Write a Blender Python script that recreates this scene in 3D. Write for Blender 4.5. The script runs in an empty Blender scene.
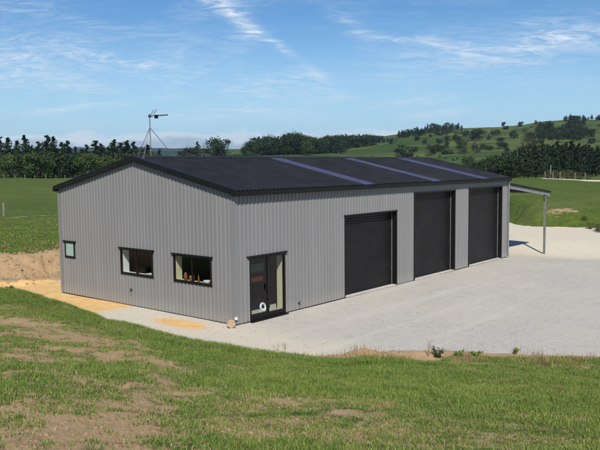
import bpy, math, random
import numpy as np
from mathutils import Vector, Matrix
random.seed(7); RNG = np.random.default_rng(11)
S = bpy.context.scene
COL = S.collection

# ------------------------------------------------------------------ camera
F, PIT, ROL, YAW = 712.675, 0.08365, -0.01008, 0.69346
CAM = Vector((-16.263, -16.265, 5.162))
fw = Vector((math.cos(YAW)*math.cos(PIT), math.sin(YAW)*math.cos(PIT), -math.sin(PIT)))
r0 = Vector((math.sin(YAW), -math.cos(YAW), 0)); u0 = r0.cross(fw)
rt = r0*math.cos(ROL) + u0*math.sin(ROL); up = -r0*math.sin(ROL) + u0*math.cos(ROL)
cd = bpy.data.cameras.new('camera'); cam = bpy.data.objects.new('camera', cd); COL.objects.link(cam)
cd.sensor_width = 36; cd.lens = F/600*36; cd.clip_start = .1; cd.clip_end = 30000
M3 = Matrix((rt, up, -fw)).transposed(); cam.matrix_world = Matrix.Translation(CAM) @ M3.to_4x4()
S.camera = cam

def pol(u, d):
    """a bearing (0..600 across the view) and a horizontal distance -> world x, y"""
    a = YAW - math.atan((u-300)/F)
    return CAM.x + d*math.cos(a), CAM.y + d*math.sin(a)

# ------------------------------------------------------------------ materials
def new_mat(name):
    m = bpy.data.materials.new(name); m.use_nodes = True
    nt = m.node_tree; b = nt.nodes['Principled BSDF']
    return m, nt, b
def nd(nt, t, **k):
    n = nt.nodes.new(t)
    for a, v in k.items():
        if a.startswith('i_'): n.inputs[a[2:]].default_value = v
        else: setattr(n, a, v)
    return n
def lk(nt, a, b): nt.links.new(a, b)
def mathn(nt, op, a, b=None, c=None, clamp=False):
    n = nt.nodes.new('ShaderNodeMath'); n.operation = op; n.use_clamp = clamp
    for i, v in enumerate((a, b, c)):
        if v is None: continue
        if isinstance(v, (int, float)): n.inputs[i].default_value = v
        else: nt.links.new(v, n.inputs[i])
    return n.outputs[0]
def mixc(nt, f, a, b):
    n = nt.nodes.new('ShaderNodeMix'); n.data_type = 'RGBA'
    for i, v in ((0, f), (6, a), (7, b)):
        if isinstance(v, (int, float)): n.inputs[i].default_value = v
        elif isinstance(v, tuple): n.inputs[i].default_value = v if len(v) == 4 else (*v, 1)
        else: nt.links.new(v, n.inputs[i])
    return n.outputs[2]
def noise(nt, vec, scale, detail=4, rough=.6, dist=0):
    n = nt.nodes.new('ShaderNodeTexNoise'); n.inputs['Scale'].default_value = scale
    n.inputs['Detail'].default_value = detail; n.inputs['Roughness'].default_value = rough
    n.inputs['Distortion'].default_value = dist
    nt.links.new(vec, n.inputs['Vector']); return n.outputs['Fac']
def ramp(nt, v, a, b):
    """0..1 smooth between a and b"""
    n = nt.nodes.new('ShaderNodeMapRange'); n.interpolation_type = 'SMOOTHSTEP'
    n.inputs[1].default_value = a; n.inputs[2].default_value = b
    nt.links.new(v, n.inputs[0]); return n.outputs[0]
def pos(nt, obj=True):
    n = nt.nodes.new('ShaderNodeTexCoord'); return n.outputs['Object']
def simple(name, col, rough=.6, metal=0, var=.12, scale=3.0, bump=0, bscale=60, spec=.5):
    m, nt, b = new_mat(name); p = pos(nt)
    f = ramp(nt, noise(nt, p, scale, 5), .3, .7)
    lo = tuple(c*(1-var) for c in col); hi = tuple(min(1, c*(1+var)) for c in col)
    lk(nt, mixc(nt, f, lo, hi), b.inputs['Base Color'])
    b.inputs['Roughness'].default_value = rough; b.inputs['Metallic'].default_value = metal
    b.inputs['Specular IOR Level'].default_value = spec
    if bump:
        bn = nd(nt, 'ShaderNodeBump'); bn.inputs['Strength'].default_value = bump; bn.inputs['Distance'].default_value = .02
        lk(nt, noise(nt, p, bscale, 4), bn.inputs['Height']); lk(nt, bn.outputs[0], b.inputs['Normal'])
    return m

MAT = {}
def cladding():
    m, nt, b = new_mat('grey_steel_cladding'); p = pos(nt)
    mp = nd(nt, 'ShaderNodeMapping'); mp.inputs['Scale'].default_value = (1.3, 1.3, .12); lk(nt, p, mp.inputs[0])
    f = ramp(nt, noise(nt, mp.outputs[0], 1.6, 6, .65), .3, .75)
    c = mixc(nt, f, (.207, .203, .197), (.228, .224, .217))
    # a fine splash of dust on the lowest half metre
    sp = nd(nt, 'ShaderNodeSeparateXYZ'); lk(nt, p, sp.inputs[0])
    n2 = noise(nt, p, 3.2, 6, .7)
    h = mathn(nt, 'ADD', sp.outputs[2], mathn(nt, 'MULTIPLY', n2, -.5))
    d = ramp(nt, h, .22, -.12)
    c = mixc(nt, mathn(nt, 'MULTIPLY', d, .18), c, (.40, .36, .30))
    lk(nt, c, b.inputs['Base Color'])
    b.inputs['Roughness'].default_value = .42; b.inputs['Metallic'].default_value = .0
    bn = nd(nt, 'ShaderNodeBump'); bn.inputs['Strength'].default_value = .12; bn.inputs['Distance'].default_value = .03
    lk(nt, noise(nt, p, 2.4, 2), bn.inputs['Height']); lk(nt, bn.outputs[0], b.inputs['Normal'])
    return m
MAT['clad'] = cladding()
MAT['roof'] = simple('black_roof_steel', (.018, .0165, .0175), .5, var=.25, scale=1.2, bump=.1, bscale=2, spec=.3)
MAT['sky_l'] = simple('blue_tinted_roof_light', (.060, .063, .120), .4, var=.15, scale=4, spec=.35)
MAT['black'] = simple('black_flashing', (.0075, .0065, .006), .45, var=.2, spec=.3)
MAT['door'] = simple('black_roller_door_steel', (.0105, .0085, .0075), .42, var=.3, scale=2, spec=.3)
MAT['galv'] = simple('galvanised_steel', (.27, .28, .29), .5, .3, var=.2, scale=8)
MAT['postg'] = simple('grey_galvanised_post', (.19, .20, .21), .5, .2, var=.2, scale=5)
MAT['conc'] = simple('concrete', (.50, .47, .41), .85, var=.15, scale=2, bump=.3)
MAT['cream'] = simple('cream_lining', (.66, .62, .42), .7, var=.05)
MAT['white'] = simple('white_lining', (.78, .79, .78), .6, var=.04)
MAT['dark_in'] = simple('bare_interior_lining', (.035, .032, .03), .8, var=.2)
MAT['floor_in'] = simple('interior_floor', (.20, .19, .17), .8, var=.1)
MAT['ply'] = simple('plywood', (.42, .28, .15), .7, var=.2)
MAT['brown'] = simple('brown_glazed_pot', (.22, .09, .03), .35)
MAT['orange'] = simple('terracotta', (.45, .17, .06), .6)
MAT['whitep'] = simple('white_plastic', (.82, .82, .80), .4, var=.03)
MAT['greenp'] = simple('green_plastic', (.008, .06, .04), .45)
MAT['redp'] = simple('red_plastic', (.10, .012, .01), .45)
MAT['frost'] = simple('frosted_pane', (.30, .42, .38), .25, var=.1)
MAT['wood_end'] = simple('sawn_log_end', (.40, .27, .15), .8, var=.25, scale=14)
MAT['bark'] = simple('bark', (.10, .075, .055), .9, var=.3, scale=6, bump=.5, bscale=30)
MAT['fpost'] = simple('weathered_timber', (.20, .18, .14), .85, var=.25, scale=6)
MAT['wire'] = simple('fence_wire', (.25, .25, .25), .5, .6)
MAT['alu'] = simple('antenna_aluminium', (.10, .10, .11), .4, .6)
MAT['rock'] = simple('pale_quarry_stone', (.36, .335, .30), .9, var=.3, scale=9, bump=.4)
MAT['clod'] = simple('dry_clod', (.33, .22, .12), .95, var=.25, scale=9, bump=.4)

def glass():
    m, nt, b = new_mat('window_glass'); nt.nodes.remove(b)
    out = nt.nodes['Material Output']
    t = nd(nt, 'ShaderNodeBsdfTransparent'); t.inputs[0].default_value = (.80, .83, .81, 1)
    g = nd(nt, 'ShaderNodeBsdfGlossy'); g.inputs['Roughness'].default_value = .03
    fr = nd(nt, 'ShaderNodeLayerWeight'); fr.inputs[0].default_value = .5
    fv = mathn(nt, 'MULTIPLY_ADD', mathn(nt, 'POWER', fr.outputs['Facing'], 4.0), .7, .05)
    mx = nd(nt, 'ShaderNodeMixShader'); lk(nt, fv, mx.inputs[0]); lk(nt, t.outputs[0], mx.inputs[1]); lk(nt, g.outputs[0], mx.inputs[2])
    lk(nt, mx.outputs[0], out.inputs[0]); return m
MAT['glass'] = glass()

def leafmat(name, a, b_, tr=.25):
    m, nt, b = new_mat(name); p = pos(nt)
    oi = nd(nt, 'ShaderNodeObjectInfo')
    f = ramp(nt, noise(nt, p, .55, 3), .35, .65)
    f2 = mathn(nt, 'MULTIPLY_ADD', oi.outputs['Random'], .5, mathn(nt, 'MULTIPLY', f, .6), clamp=True)
    lk(nt, mixc(nt, f2, a, b_), b.inputs['Base Color']); b.inputs['Roughness'].default_value = .65
    b.inputs['Specular IOR Level'].default_value = .25
    b.inputs['Transmission Weight'].default_value = 0
    return m
MAT['pine'] = leafmat('dark_pine_needles', (.014, .028, .012), (.028, .048, .018))
MAT['leaf'] = leafmat('bright_broad_leaves', (.026, .052, .011), (.075, .108, .022))
MAT['leafd'] = leafmat('dark_broad_leaves', (.014, .030, .010), (.036, .058, .016))
MAT['leafo'] = leafmat('olive_scrub_leaves', (.055, .07, .022), (.10, .10, .032))

def blademat(name, a, b_):
    m, nt, b = new_mat(name); p = pos(nt)
    f = ramp(nt, noise(nt, p, 2.3, 6, .75), .3, .7); f2 = ramp(nt, noise(nt, p, .55, 5, .65), .42, .66)
    c = mixc(nt, f, a, b_); c = mixc(nt, mathn(nt, 'MULTIPLY', f2, .5), c, tuple(x*y for x, y in zip(b_, (1.35, 1.08, 1.3))))
    lk(nt, c, b.inputs['Base Color']); b.inputs['Roughness'].default_value = .6
    b.inputs['Specular IOR Level'].default_value = .3
    return m
MAT['b1'] = blademat('fresh_grass_blades', (.105, .170, .020), (.195, .255, .050))
MAT['b2'] = blademat('dark_grass_blades', (.050, .104, .013), (.112, .178, .026))
MAT['b3'] = blademat('dry_straw_blades', (.26, .22, .11), (.36, .31, .17))
MAT['b4'] = blademat('rusty_dead_weeds', (.22, .11, .05), (.30, .17, .08))

def ground_mat():
    m, nt, b = new_mat('paddock_gravel_and_soil'); p = pos(nt)
    def at(n):
        a = nd(nt, 'ShaderNodeAttribute'); a.attribute_name = n; return a.outputs['Fac']
    nf = noise(nt, p, 2.2, 8, .72); nm = noise(nt, p, .22, 6, .65); nl = noise(nt, p, .02, 5, .6)
    nfine = noise(nt, p, 22, 6, .75); npeb = noise(nt, p, 60, 3, .7)
    # grass
    ng = ramp(nt, nf, .35, .65)
    g = mixc(nt, ng, (.052, .080, .013), (.104, .134, .026))
    g = mixc(nt, mathn(nt, 'MULTIPLY', ramp(nt, nm, .45, .72), .55), g, (.145, .145, .045))
    g = mixc(nt, mathn(nt, 'MULTIPLY', ramp(nt, nl, .42, .62), .5), g, (.052, .092, .014))
    # rough hill pasture: patchier, drier spurs
    hl = at('hill')
    nh = noise(nt, p, .012, 8, .68); nh2 = noise(nt, p, .05, 6, .7)
    nh3 = noise(nt, p, .028, 7, .75, 1.0)
    h = mixc(nt, ramp(nt, nh, .42, .60), (.046, .080, .018), (.108, .134, .034))
    h = mixc(nt, mathn(nt, 'MULTIPLY', ramp(nt, nh3, .54, .64), .8), h, (.024, .042, .013))
    h = mixc(nt, mathn(nt, 'MULTIPLY', ramp(nt, nh2, .52, .68), .7), h, (.035, .055, .018))
    h = mixc(nt, mathn(nt, 'MULTIPLY', ramp(nt, nh2, .38, .30), .55), h, (.17, .145, .07))
    h = mixc(nt, at('wood'), h, (.022, .036, .022))
    g = mixc(nt, hl, g, h)
    # soil
    s = mixc(nt, ramp(nt, nfine, .3, .7), (.30, .195, .098), (.47, .325, .18))
    s = mixc(nt, mathn(nt, 'MULTIPLY', ramp(nt, nf, .5, .7), .55), s, (.19, .125, .068))
    # gravel
    gr = mixc(nt, ramp(nt, npeb, .3, .7), (.35, .33, .29), (.58, .54, .47))
    gr = mixc(nt, mathn(nt, 'MULTIPLY', ramp(nt, noise(nt, p, 14, 5, .8), .50, .60), .65), gr, (.27, .25, .225))
    gr = mixc(nt, mathn(nt, 'MULTIPLY', ramp(nt, nm, .35, .62), .7), gr, (.49, .445, .37))
    gr = mixc(nt, mathn(nt, 'MULTIPLY', ramp(nt, nf, .50, .70), .45), gr, (.33, .312, .28))
    wv = nd(nt, 'ShaderNodeMapping'); wv.inputs['Rotation'].default_value = (0, 0, -.55); wv.inputs['Scale'].default_value = (.06, 1.15, 1); lk(nt, p, wv.inputs[0])
    gr = mixc(nt, mathn(nt, 'MULTIPLY', ramp(nt, noise(nt, wv.outputs[0], 1.0, 5, .6, .6), .52, .66), .24), gr, (.60, .565, .50))
    pale = at('pale')
    gr = mixc(nt, mathn(nt, 'MULTIPLY', pale, mathn(nt, 'ADD', .65, mathn(nt, 'MULTIPLY', nfine, .5)), clamp=True), gr, (.60, .53, .40))
    vo = nd(nt, 'ShaderNodeTexVoronoi'); vo.inputs['Scale'].default_value = 9; lk(nt, p, vo.inputs['Vector'])
    gr = mixc(nt, mathn(nt, 'MULTIPLY', ramp(nt, vo.outputs['Distance'], .20, .08), .5), gr, (.28, .26, .24))
    sa = mixc(nt, ramp(nt, nf, .3, .7), (.60, .36, .14), (.70, .48, .22))
    def thr(attr, lo=.38, hi=.62, amt=.75, nz=nf):
        v = mathn(nt, 'ADD', attr, mathn(nt, 'MULTIPLY', mathn(nt, 'SUBTRACT', nz, .5), amt))
        return ramp(nt, v, lo, hi)
    c = mixc(nt, thr(at('dirt'), .40, .60, 1.3), g, s)
    c = mixc(nt, thr(at('gravel'), .42, .58, .6), c, gr)
    c = mixc(nt, thr(at('sand'), .35, .65, .9), c, sa)
    lk(nt, c, b.inputs['Base Color']); b.inputs['Roughness'].default_value = .95
    b.inputs['Specular IOR Level'].default_value = .1
    bn = nd(nt, 'ShaderNodeBump'); bn.inputs['Strength'].default_value = .5; bn.inputs['Distance'].default_value = .04
    hh = mathn(nt, 'ADD', mathn(nt, 'MULTIPLY', nfine, .8), mathn(nt, 'MULTIPLY', npeb, .35))
    hh = mathn(nt, 'ADD', hh, mathn(nt, 'MULTIPLY', nf, 1.6))
    lk(nt, hh, bn.inputs['Height'])
    bn2 = nd(nt, 'ShaderNodeBump'); bn2.inputs['Strength'].default_value = 1.0; bn2.inputs['Distance'].default_value = 7.0
    lk(nt, mathn(nt, 'MULTIPLY', nh2, hl), bn2.inputs['Height']); lk(nt, bn.outputs[0], bn2.inputs['Normal'])
    lk(nt, bn2.outputs[0], b.inputs['Normal'])
    return m
MAT['ground'] = ground_mat()

# ------------------------------------------------------------------ mesh helpers
def wloc(o):
    v = Vector((0, 0, 0))
    while o is not None: v += o.location; o = o.parent
    return v
class MB:
    def __init__(s): s.v = []; s.f = []; s.m = []
    def poly(s, pts, mi=0):
        k = len(s.v); s.v += [tuple(p) for p in pts]; s.f.append(tuple(range(k, k+len(pts)))); s.m.append(mi)
    def box(s, a, b, mi=0):
        x0, y0, z0 = (min(a[i], b[i]) for i in range(3)); x1, y1, z1 = (max(a[i], b[i]) for i in range(3))
        k = len(s.v)
        s.v += [(x0,y0,z0),(x1,y0,z0),(x1,y1,z0),(x0,y1,z0),(x0,y0,z1),(x1,y0,z1),(x1,y1,z1),(x0,y1,z1)]
        for q in ((0,3,2,1),(4,5,6,7),(0,1,5,4),(1,2,6,5),(2,3,7,6),(3,0,4,7)):
            s.f.append(tuple(k+i for i in q)); s.m.append(mi)
    def beam(s, a, b, w, h, mi=0, upv=(0, 0, 1)):
        a = Vector(a); b = Vector(b); d = (b-a).normalized(); sd = d.cross(Vector(upv)).normalized(); uu = sd.cross(d)
        k = len(s.v)
        for p in (a, b):
            for i, j in ((-1,-1),(1,-1),(1,1),(-1,1)): s.v.append(tuple(p + sd*i*w/2 + uu*j*h/2))
        for q in ((0,1,2,3),(7,6,5,4),(0,4,5,1),(1,5,6,2),(2,6,7,3),(3,7,4,0)):
            s.f.append(tuple(k+i for i in q)); s.m.append(mi)
    def tube(s, pts, r, n=8, mi=0, closed=False):
        pts = [Vector(p) for p in pts]; k = len(s.v); N = len(pts)
        rr = r if isinstance(r, (list, tuple)) else [r]*N
        for i, p in enumerate(pts):
            if closed: d = (pts[(i+1) % N]-pts[i-1]).normalized()
            else: d = (pts[min(i+1, N-1)]-pts[max(i-1, 0)]).normalized()
            x = d.cross(Vector((0, 0, 1)))
            if x.length < 1e-3: x = d.cross(Vector((1, 0, 0)))
            x.normalize(); y = x.cross(d)
            for j in range(n):
                t = 2*math.pi*j/n; s.v.append(tuple(p + x*math.cos(t)*rr[i] + y*math.sin(t)*rr[i]))
        for i in range(N if closed else N-1):
            for j in range(n):
                a = k+i*n; b = k+((i+1) % N)*n
                s.f.append((a+j, a+(j+1) % n, b+(j+1) % n, b+j)); s.m.append(mi)
        if not closed:
            s.f.append(tuple(k+j for j in range(n))[::-1]); s.m.append(mi)
            s.f.append(tuple(k+(N-1)*n+j for j in range(n))); s.m.append(mi)
    def lathe(s, c, prof, n=16, mi=0):
        k = len(s.v)
        for r, z in prof:
            for j in range(n):
                t = 2*math.pi*j/n; s.v.append((c[0]+r*math.cos(t), c[1]+r*math.sin(t), c[2]+z))
        for i in range(len(prof)-1):
            for j in range(n): s.f.append((k+i*n+j, k+i*n+(j+1) % n, k+(i+1)*n+(j+1) % n, k+(i+1)*n+j)); s.m.append(mi)
        s.f.append(tuple(k+j for j in range(n))[::-1]); s.m.append(mi)
        s.f.append(tuple(k+(len(prof)-1)*n+j for j in range(n))); s.m.append(mi)
    def build(s, name, mats, parent=None, smooth=False, loc=None):
        mats = mats if isinstance(mats, (list, tuple)) else [mats]
        o_ = wloc(parent) if parent is not None else (Vector(loc) if loc is not None else Vector((0, 0, 0)))
        me = bpy.data.meshes.new(name)
        me.from_pydata([(x-o_.x, y-o_.y, z-o_.z) for x, y, z in s.v], [], s.f)
        for m in mats: me.materials.append(m)
        if len(mats) > 1: me.polygons.foreach_set('material_index', s.m)
        if smooth: me.polygons.foreach_set('use_smooth', [True]*len(me.polygons))
        me.update()
        o = bpy.data.objects.new(name, me); COL.objects.link(o)
        if parent is not None: o.parent = parent
        elif loc is not None: o.location = loc
        return o
def tag(o, label=None, cat=None, group=None, kind=None):
    for k, v in (('label', label), ('category', cat), ('group', group), ('kind', kind)):
        if v: o[k] = v
    return o
def empty(name, loc, label, cat, group=None):
    o = bpy.data.objects.new(name, None); COL.objects.link(o); o.location = loc; o.empty_display_size = .2
    return tag(o, label, cat, group)

# ------------------------------------------------------------------ numpy noise
_perm = RNG.random((256, 256))
def vnoise(x, y):
    xi = np.floor(x).astype(int); yi = np.floor(y).astype(int); fx = x-xi; fy = y-yi
    fx = fx*fx*(3-2*fx); fy = fy*fy*(3-2*fy)
    g = lambda a, b: _perm[a % 256, b % 256]
    return (g(xi, yi)*(1-fx)+g(xi+1, yi)*fx)*(1-fy) + (g(xi, yi+1)*(1-fx)+g(xi+1, yi+1)*fx)*fy
def fbm(x, y, o=5, g=.5):
    r = 0; a = 1; t = 0
    for i in range(o):
        r = r + a*vnoise(x*2**i+17*i, y*2**i+31*i); t += a; a *= g
    return r/t - .5
def sstep(a, b, x):
    t = np.clip((x-a)/(b-a), 0, 1); return t*t*(3-2*t)

# ------------------------------------------------------------------ terrain
# height of the land (metres) by bearing and distance from the viewpoint
US = np.array([-500, 0, 60, 120, 200, 260, 340, 430, 500, 545, 600, 700, 1100.])
DS = np.array([0, 6, 12, 18, 23, 33, 45, 60, 100, 140, 215, 300, 420, 560, 720, 900, 1300, 2600, 4200, 9000.])
def hy(u): return 165.2 - (u-300)*.0101
def zi(u, d, y): return CAM.z + (hy(u)-y)/F*d*math.cos(math.atan((u-300)/F))
def col(u, near, far):
    """near: heights for the first nine distances, far: apparent row per remaining distance"""
    return near + [zi(u, d, y) for d, y in zip(DS[9:], far)]
#              140  215  300  420  560  720  900  1300 2600 4200 9000
rows = {
 -500: col(-500, [3.56,3.1,2.2,1.55,1.15,1.1,1.1,1.15,1.3], [184,180,176,173,171,169,168,167,155,148.5,162]),
    0: col(0,    [3.56,2.95,2.1,1.35,.88,.95,1.0,1.05,1.2], [184,178,176,173,171,169,168,167,155,148,162]),
   60: col(60,   [3.56,2.9,1.95,1.15,.7,.95,1.0,1.05,1.2], [184,178,176,173,171,169,168,167,154,147.5,162]),
  120: col(120,  [3.56,2.85,1.8,.9,.45,.8,.9,1.0,1.1],    [184,178,175,172,170,168,167,166,153.5,147.5,162]),
  200: col(200,  [3.56,2.8,1.6,.62,.3,.5,.7,.9,1.0],      [184,177,172,166,158,153,152,153,153,148.5,162]),
  260: col(260,  [3.56,2.71,1.47,.36,.1,.2,.5,.8,1.0],     [184,176,171,162,153,151,149,152,149,148,160]),
  340: col(340,  [3.56,2.68,1.36,.14,.0,.0,.2,.6,1.0],     [182,175,169,160,151,147,143,142,146,148,160]),
  430: col(430,  [3.56,2.68,1.36,.14,.1,0,.1,.6,1.8],       [181,175,168,160,149,135,131,140,150,150,160]),
  500: col(500,  [3.56,2.68,1.36,.14,.1,-.1,0,1.0,3.0],     [180,176,167,157,147,134,126.5,133,150,150,160]),
  545: col(545,  [3.56,2.68,1.36,.14,.1,-.1,-.1,.95,3.1],   [178.5,176,166,156,144,130.5,121.5,129,150,150,160]),
  600: col(600,  [3.56,2.68,1.36,.14,.1,0,0,.9,2.8],        [177,176,166,156,144,128,119.5,126,150,150,160]),
  700: col(700,  [3.56,2.68,1.36,.14,.1,0,0,.9,2.6],         [178,176,166,156,144,127,118,122,150,150,160]),
 1100: col(1100, [3.56,2.9,1.8,.6,.3,.2,.2,.9,2.4],       [178,176,166,158,148,138,130,130,150,150,160]),
}
ZT = np.array([rows[int(u)] for u in US])          # [u, d]
PAD = np.array([(-4.0,22),(-3.0,16),(-2.7,10),(-2.5,6),(-2.55,2.5),(-2.9,-2.2),(-1.7,-4.4),(1.0,-6.9),(3.5,-10.3),(8,-17),(34,-34),(60,-18),(42.0,1.0),(40.2,7.0),(46,11.5),(60,22),(64,34),(34,17),(8,13.4),(0,13.0),(-1.5,14.5)])
def polydist(x, y, P):
    """signed distance, negative inside"""
    d = np.full(x.shape, 1e9); ins = np.zeros(x.shape, bool); n = len(P)
    for i in range(n):
        ax, ay = P[i]; bx, by = P[(i+1) % n]; ex, ey = bx-ax, by-ay
        t = np.clip(((x-ax)*ex+(y-ay)*ey)/(ex*ex+ey*ey), 0, 1)
        d = np.minimum(d, np.hypot(x-ax-t*ex, y-ay-t*ey))
        c = ((ay > y) != (by > y)); xx = ax + (y-ay)*ex/(ey if ey else 1e-9)
        ins ^= c & (x < xx)
    return np.where(ins, -d, d)
def bearing(x, y):
    dx = x-CAM.x; dy = y-CAM.y; d = np.hypot(dx, dy)
    a = YAW - np.arctan2(dy, dx); a = (a+np.pi) % (2*np.pi) - np.pi
    lim = 1.0; back = np.abs(a) > lim
    ac = np.clip(a, -lim, lim)
    u = 300 + F*np.tan(ac)
    w = np.where(back, (np.abs(a)-lim)/(np.pi-lim), 0)*.5
    return u, d, w, a
def interp_t(u, d):
    ui = np.clip(np.searchsorted(US, u)-1, 0, len(US)-2); fu = np.clip((u-US[ui])/(US[ui+1]-US[ui]), 0, 1)
    di = np.clip(np.searchsorted(DS, d)-1, 0, len(DS)-2); fd = np.clip((d-DS[di])/(DS[di+1]-DS[di]), 0, 1)
    fu = fu*fu*(3-2*fu)*.6+fu*.4
    fd2 = fd
    return (ZT[ui, di]*(1-fu)+ZT[ui+1, di]*fu)*(1-fd2) + (ZT[ui, di+1]*(1-fu)+ZT[ui+1, di+1]*fu)*fd2
def smooth_t(u, d):
    s = 0
    for k, w in ((.9, .2), (.96, .25), (1.03, .3), (1.1, .25)): s = s + w*interp_t(u, d*k)
    return np.where(d < 30, interp_t(u, d), s)
def height(x, y):
    x = np.asarray(x, float); y = np.asarray(y, float)
    u, d, w, a = bearing(x, y)
    z = smooth_t(u, d)
    zr = smooth_t(600 - u, d)
    z = z*(1-w) + zr*w
    amp = np.clip((d-150)/1500, 0, 1)
    z = z + fbm(x/9, y/9, 4)*.5*sstep(50, 100, d) + fbm(x/70, y/70, 5)*14*amp*(1-sstep(1500, 2500, d)*.2) + fbm(x/230+5, y/230, 4)*10*amp
    z = z + fbm(x/500+9, y/500, 5)*55*sstep(1600, 3000, d)
    z = z + fbm(x/2.6, y/2.6, 5)*.28*(1-sstep(30, 60, d))*sstep(0, 8, d) + fbm(x/.5, y/.5, 3)*.06*(1-sstep(20, 34, d))
    pd = polydist(x, y, PAD) + fbm(x/1.7, y/1.7, 4)*.9
    wcut = np.where(y > 9, 3.4, np.where(x > 20, 2.5, 1.3 + 1.2*sstep(-2, 1, x)))
    k = sstep(0, 1, pd/wcut)
    lump = (fbm(x/1.1+40, y/1.1, 6, .62)*1.0 - .16*sstep(.12, .2, fbm(x/.5, y/.5+9, 3)))*np.exp(-((pd-wcut*.45)/(wcut*.45))**2)*(y > 7)*(x < 30)
    dip = -.50*np.exp(-(((x-27.2)/3.6)**2 + ((y+2.0)/4.0)**2))
    zp = fbm(x/3, y/3, 3)*.05 - .03 + dip
    near = (x > -.6) & (x < 21.8) & (y > -.6) & (y < 10.8)
    zp = np.where(near, np.minimum(zp, -.03), zp)
    lip = np.interp(u, [310, 335, 350, 420, 450, 480], [0, .20, .26, .20, .08, 0])*np.exp(-((pd-.35)/.38)**2)*(y < 0)*(x < 14)*(d < 30)*(.75+1.6*fbm(x/.8, y/.8+7, 4))
    return zp*(1-k) + z*k + lump*sstep(0, .4, pd) + lip
def hz(x, y): return float(height(np.array([x]), np.array([y]))[0])

def backp(u, v):
    """bearing/row of the view -> where that line of sight meets the land"""
    d = fw + rt*((u-300)/F) - up*((v-225)/F); t = np.linspace(4, 160, 1500)
    X = CAM.x+d.x*t; Y = CAM.y+d.y*t; Z = CAM.z+d.z*t
    h = height(X, Y); i = np.argmax(Z < h); return float(X[i]), float(Y[i])

# soil patches in the foreground paddock: (x, y, radius along, radius across, angle, strength)
soil = []
for (u, v, au, av, st) in [(20,322,28,9,1),(75,340,40,10,1),(125,360,45,12,.9),(60,372,60,12,.55),(150,395,60,12,.75),(30,400,45,14,.6),(100,420,70,14,.9),(20,345,30,8,.5),
        (190,372,40,6,.5),(235,392,35,8,.75),(120,440,80,14,.95),(30,435,50,14,.5),(290,402,45,6,.6),(345,412,30,7,.7),(385,405,26,5,.7),(230,430,50,10,.55),(330,438,40,8,.5),
        (160,340,18,5,.4),(210,352,18,3,.5),(375,384,12,3,.5),(430,404,22,4,.45),(575,425,30,6,.3),(590,388,14,3,.5),(300,378,60,4,.45),(500,395,40,4,.3)]:
    st = st*(1.05 if u < 190 else .72); x, y = backp(u, v); x2, y2 = backp(u+au, v); x3, y3 = backp(u, v-av)
    soil.append((x, y, max(.3, math.hypot(x2-x, y2-y)), max(.4, math.hypot(x3-x, y3-y)), math.atan2(y2-y, x2-x), st))
def masks(x, y):
    u, d, w, a = bearing(x, y)
    n1 = fbm(x/1.3, y/1.3, 5, .6); n2 = fbm(x/6, y/6, 4)
    pd = polydist(x, y, PAD) + fbm(x/1.7, y/1.7, 4)*.9
    gravel = sstep(.35, -.15, pd)
    dirt = np.zeros_like(x)
    for (cx, cy, ra, rb, an, st) in soil:
        dx = x-cx; dy = y-cy; p = (dx*math.cos(an)+dy*math.sin(an))/ra; q = (-dx*math.sin(an)+dy*math.cos(an))/rb
        dirt = np.maximum(dirt, st*np.exp(-(p*p+q*q)*.8))
    lft = sstep(290, 90, u)*sstep(21, 15, d)
    n3 = fbm(x/.42+11, y/.42, 4, .6)
    dirt = np.maximum(dirt*.92, lft*.58) + n3*1.0*(d < 24); dirt = dirt + n1*1.15*sstep(0, .3, dirt+.1) + n2*.25*lft + .10*n1*(d < 22)
    raw = dirt.copy()
    # brown toe of the bank along the gravel
    tw = np.interp(u, [285, 320, 345, 430, 462, 620], [.12, .7, 1.35, 1.25, .6, .5])
    toe = sstep(tw*1.15+n1*.9, tw*.7+n1*.9, pd)*sstep(-.9, -.2, pd)*(x > -3)*(y < 3)*(d < 40)*(u > 285)
    dirt = np.maximum(dirt, toe); raw = np.maximum(raw, toe)
    # the raw cut behind and left of the shed
    dirt = np.maximum(dirt, np.where((y > 7) & (x < 20), sstep(4.0, 3.0, pd + n1*1.4), 0)*sstep(5.5, 8, y-(-2.0-x)*.8))
    # worn track across the left paddock
    tr = np.exp(-((d-64-3*np.sin(u/40.)+n2*8)/1.4)**2)*(u < 140)
    dirt = np.maximum(dirt, tr*(.55+n1*1.2)); raw = np.maximum(raw, dirt*(d > 24)); dirt = np.where(d < 24, np.maximum(dirt, .56*(pd > .2)), dirt)
    # bare scar on the grass slope behind the lean-to and the farm track at its top
    bx, by = pol(567, 64)
    dirt = np.maximum(dirt, .62*np.exp(-(((x-bx)**2+(y-by)**2)/5.0))*(1+n1*2))
    tk = np.exp(-((d-(103+2*np.sin(u/14.)))/2.6)**2)*sstep(535, 548, u)
    pale = np.zeros_like(x)
    gravel = np.maximum(gravel, tk*.95); pale = np.maximum(pale, tk)
    # pale fines: past the far end of the shed and along the gable
    pale = np.maximum(pale, sstep(20, 26, x + n2*5 + y*.5)); pale = np.maximum(pale, .75*sstep(1.0, -.8, x+n1)*(y < 8))
    sand = sstep(4.2, 6.2, y+n1*2)*(x < 1.5)*sstep(1.1, -.1, pd+n1*1.0)
    for (cx, cy, rx, ry) in ((-.9, 1.7, .55, 1.5), (39.5, -6.5, 2.6, 3.5)):
        sand = np.maximum(sand, np.exp(-(((x-cx)/rx)**2+((y-cy)/ry)**2)))
    hill = sstep(230, 330, d); wood = sstep(1500, 1900, d)
    raw = np.maximum(raw, dirt*(d > 24))
    return dict(gravel=gravel, raw=np.clip(raw, 0, 1), dirt=np.clip(dirt, 0, 1), sand=sand, pale=np.clip(pale, 0, 1), hill=hill, wood=wood), pd

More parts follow.
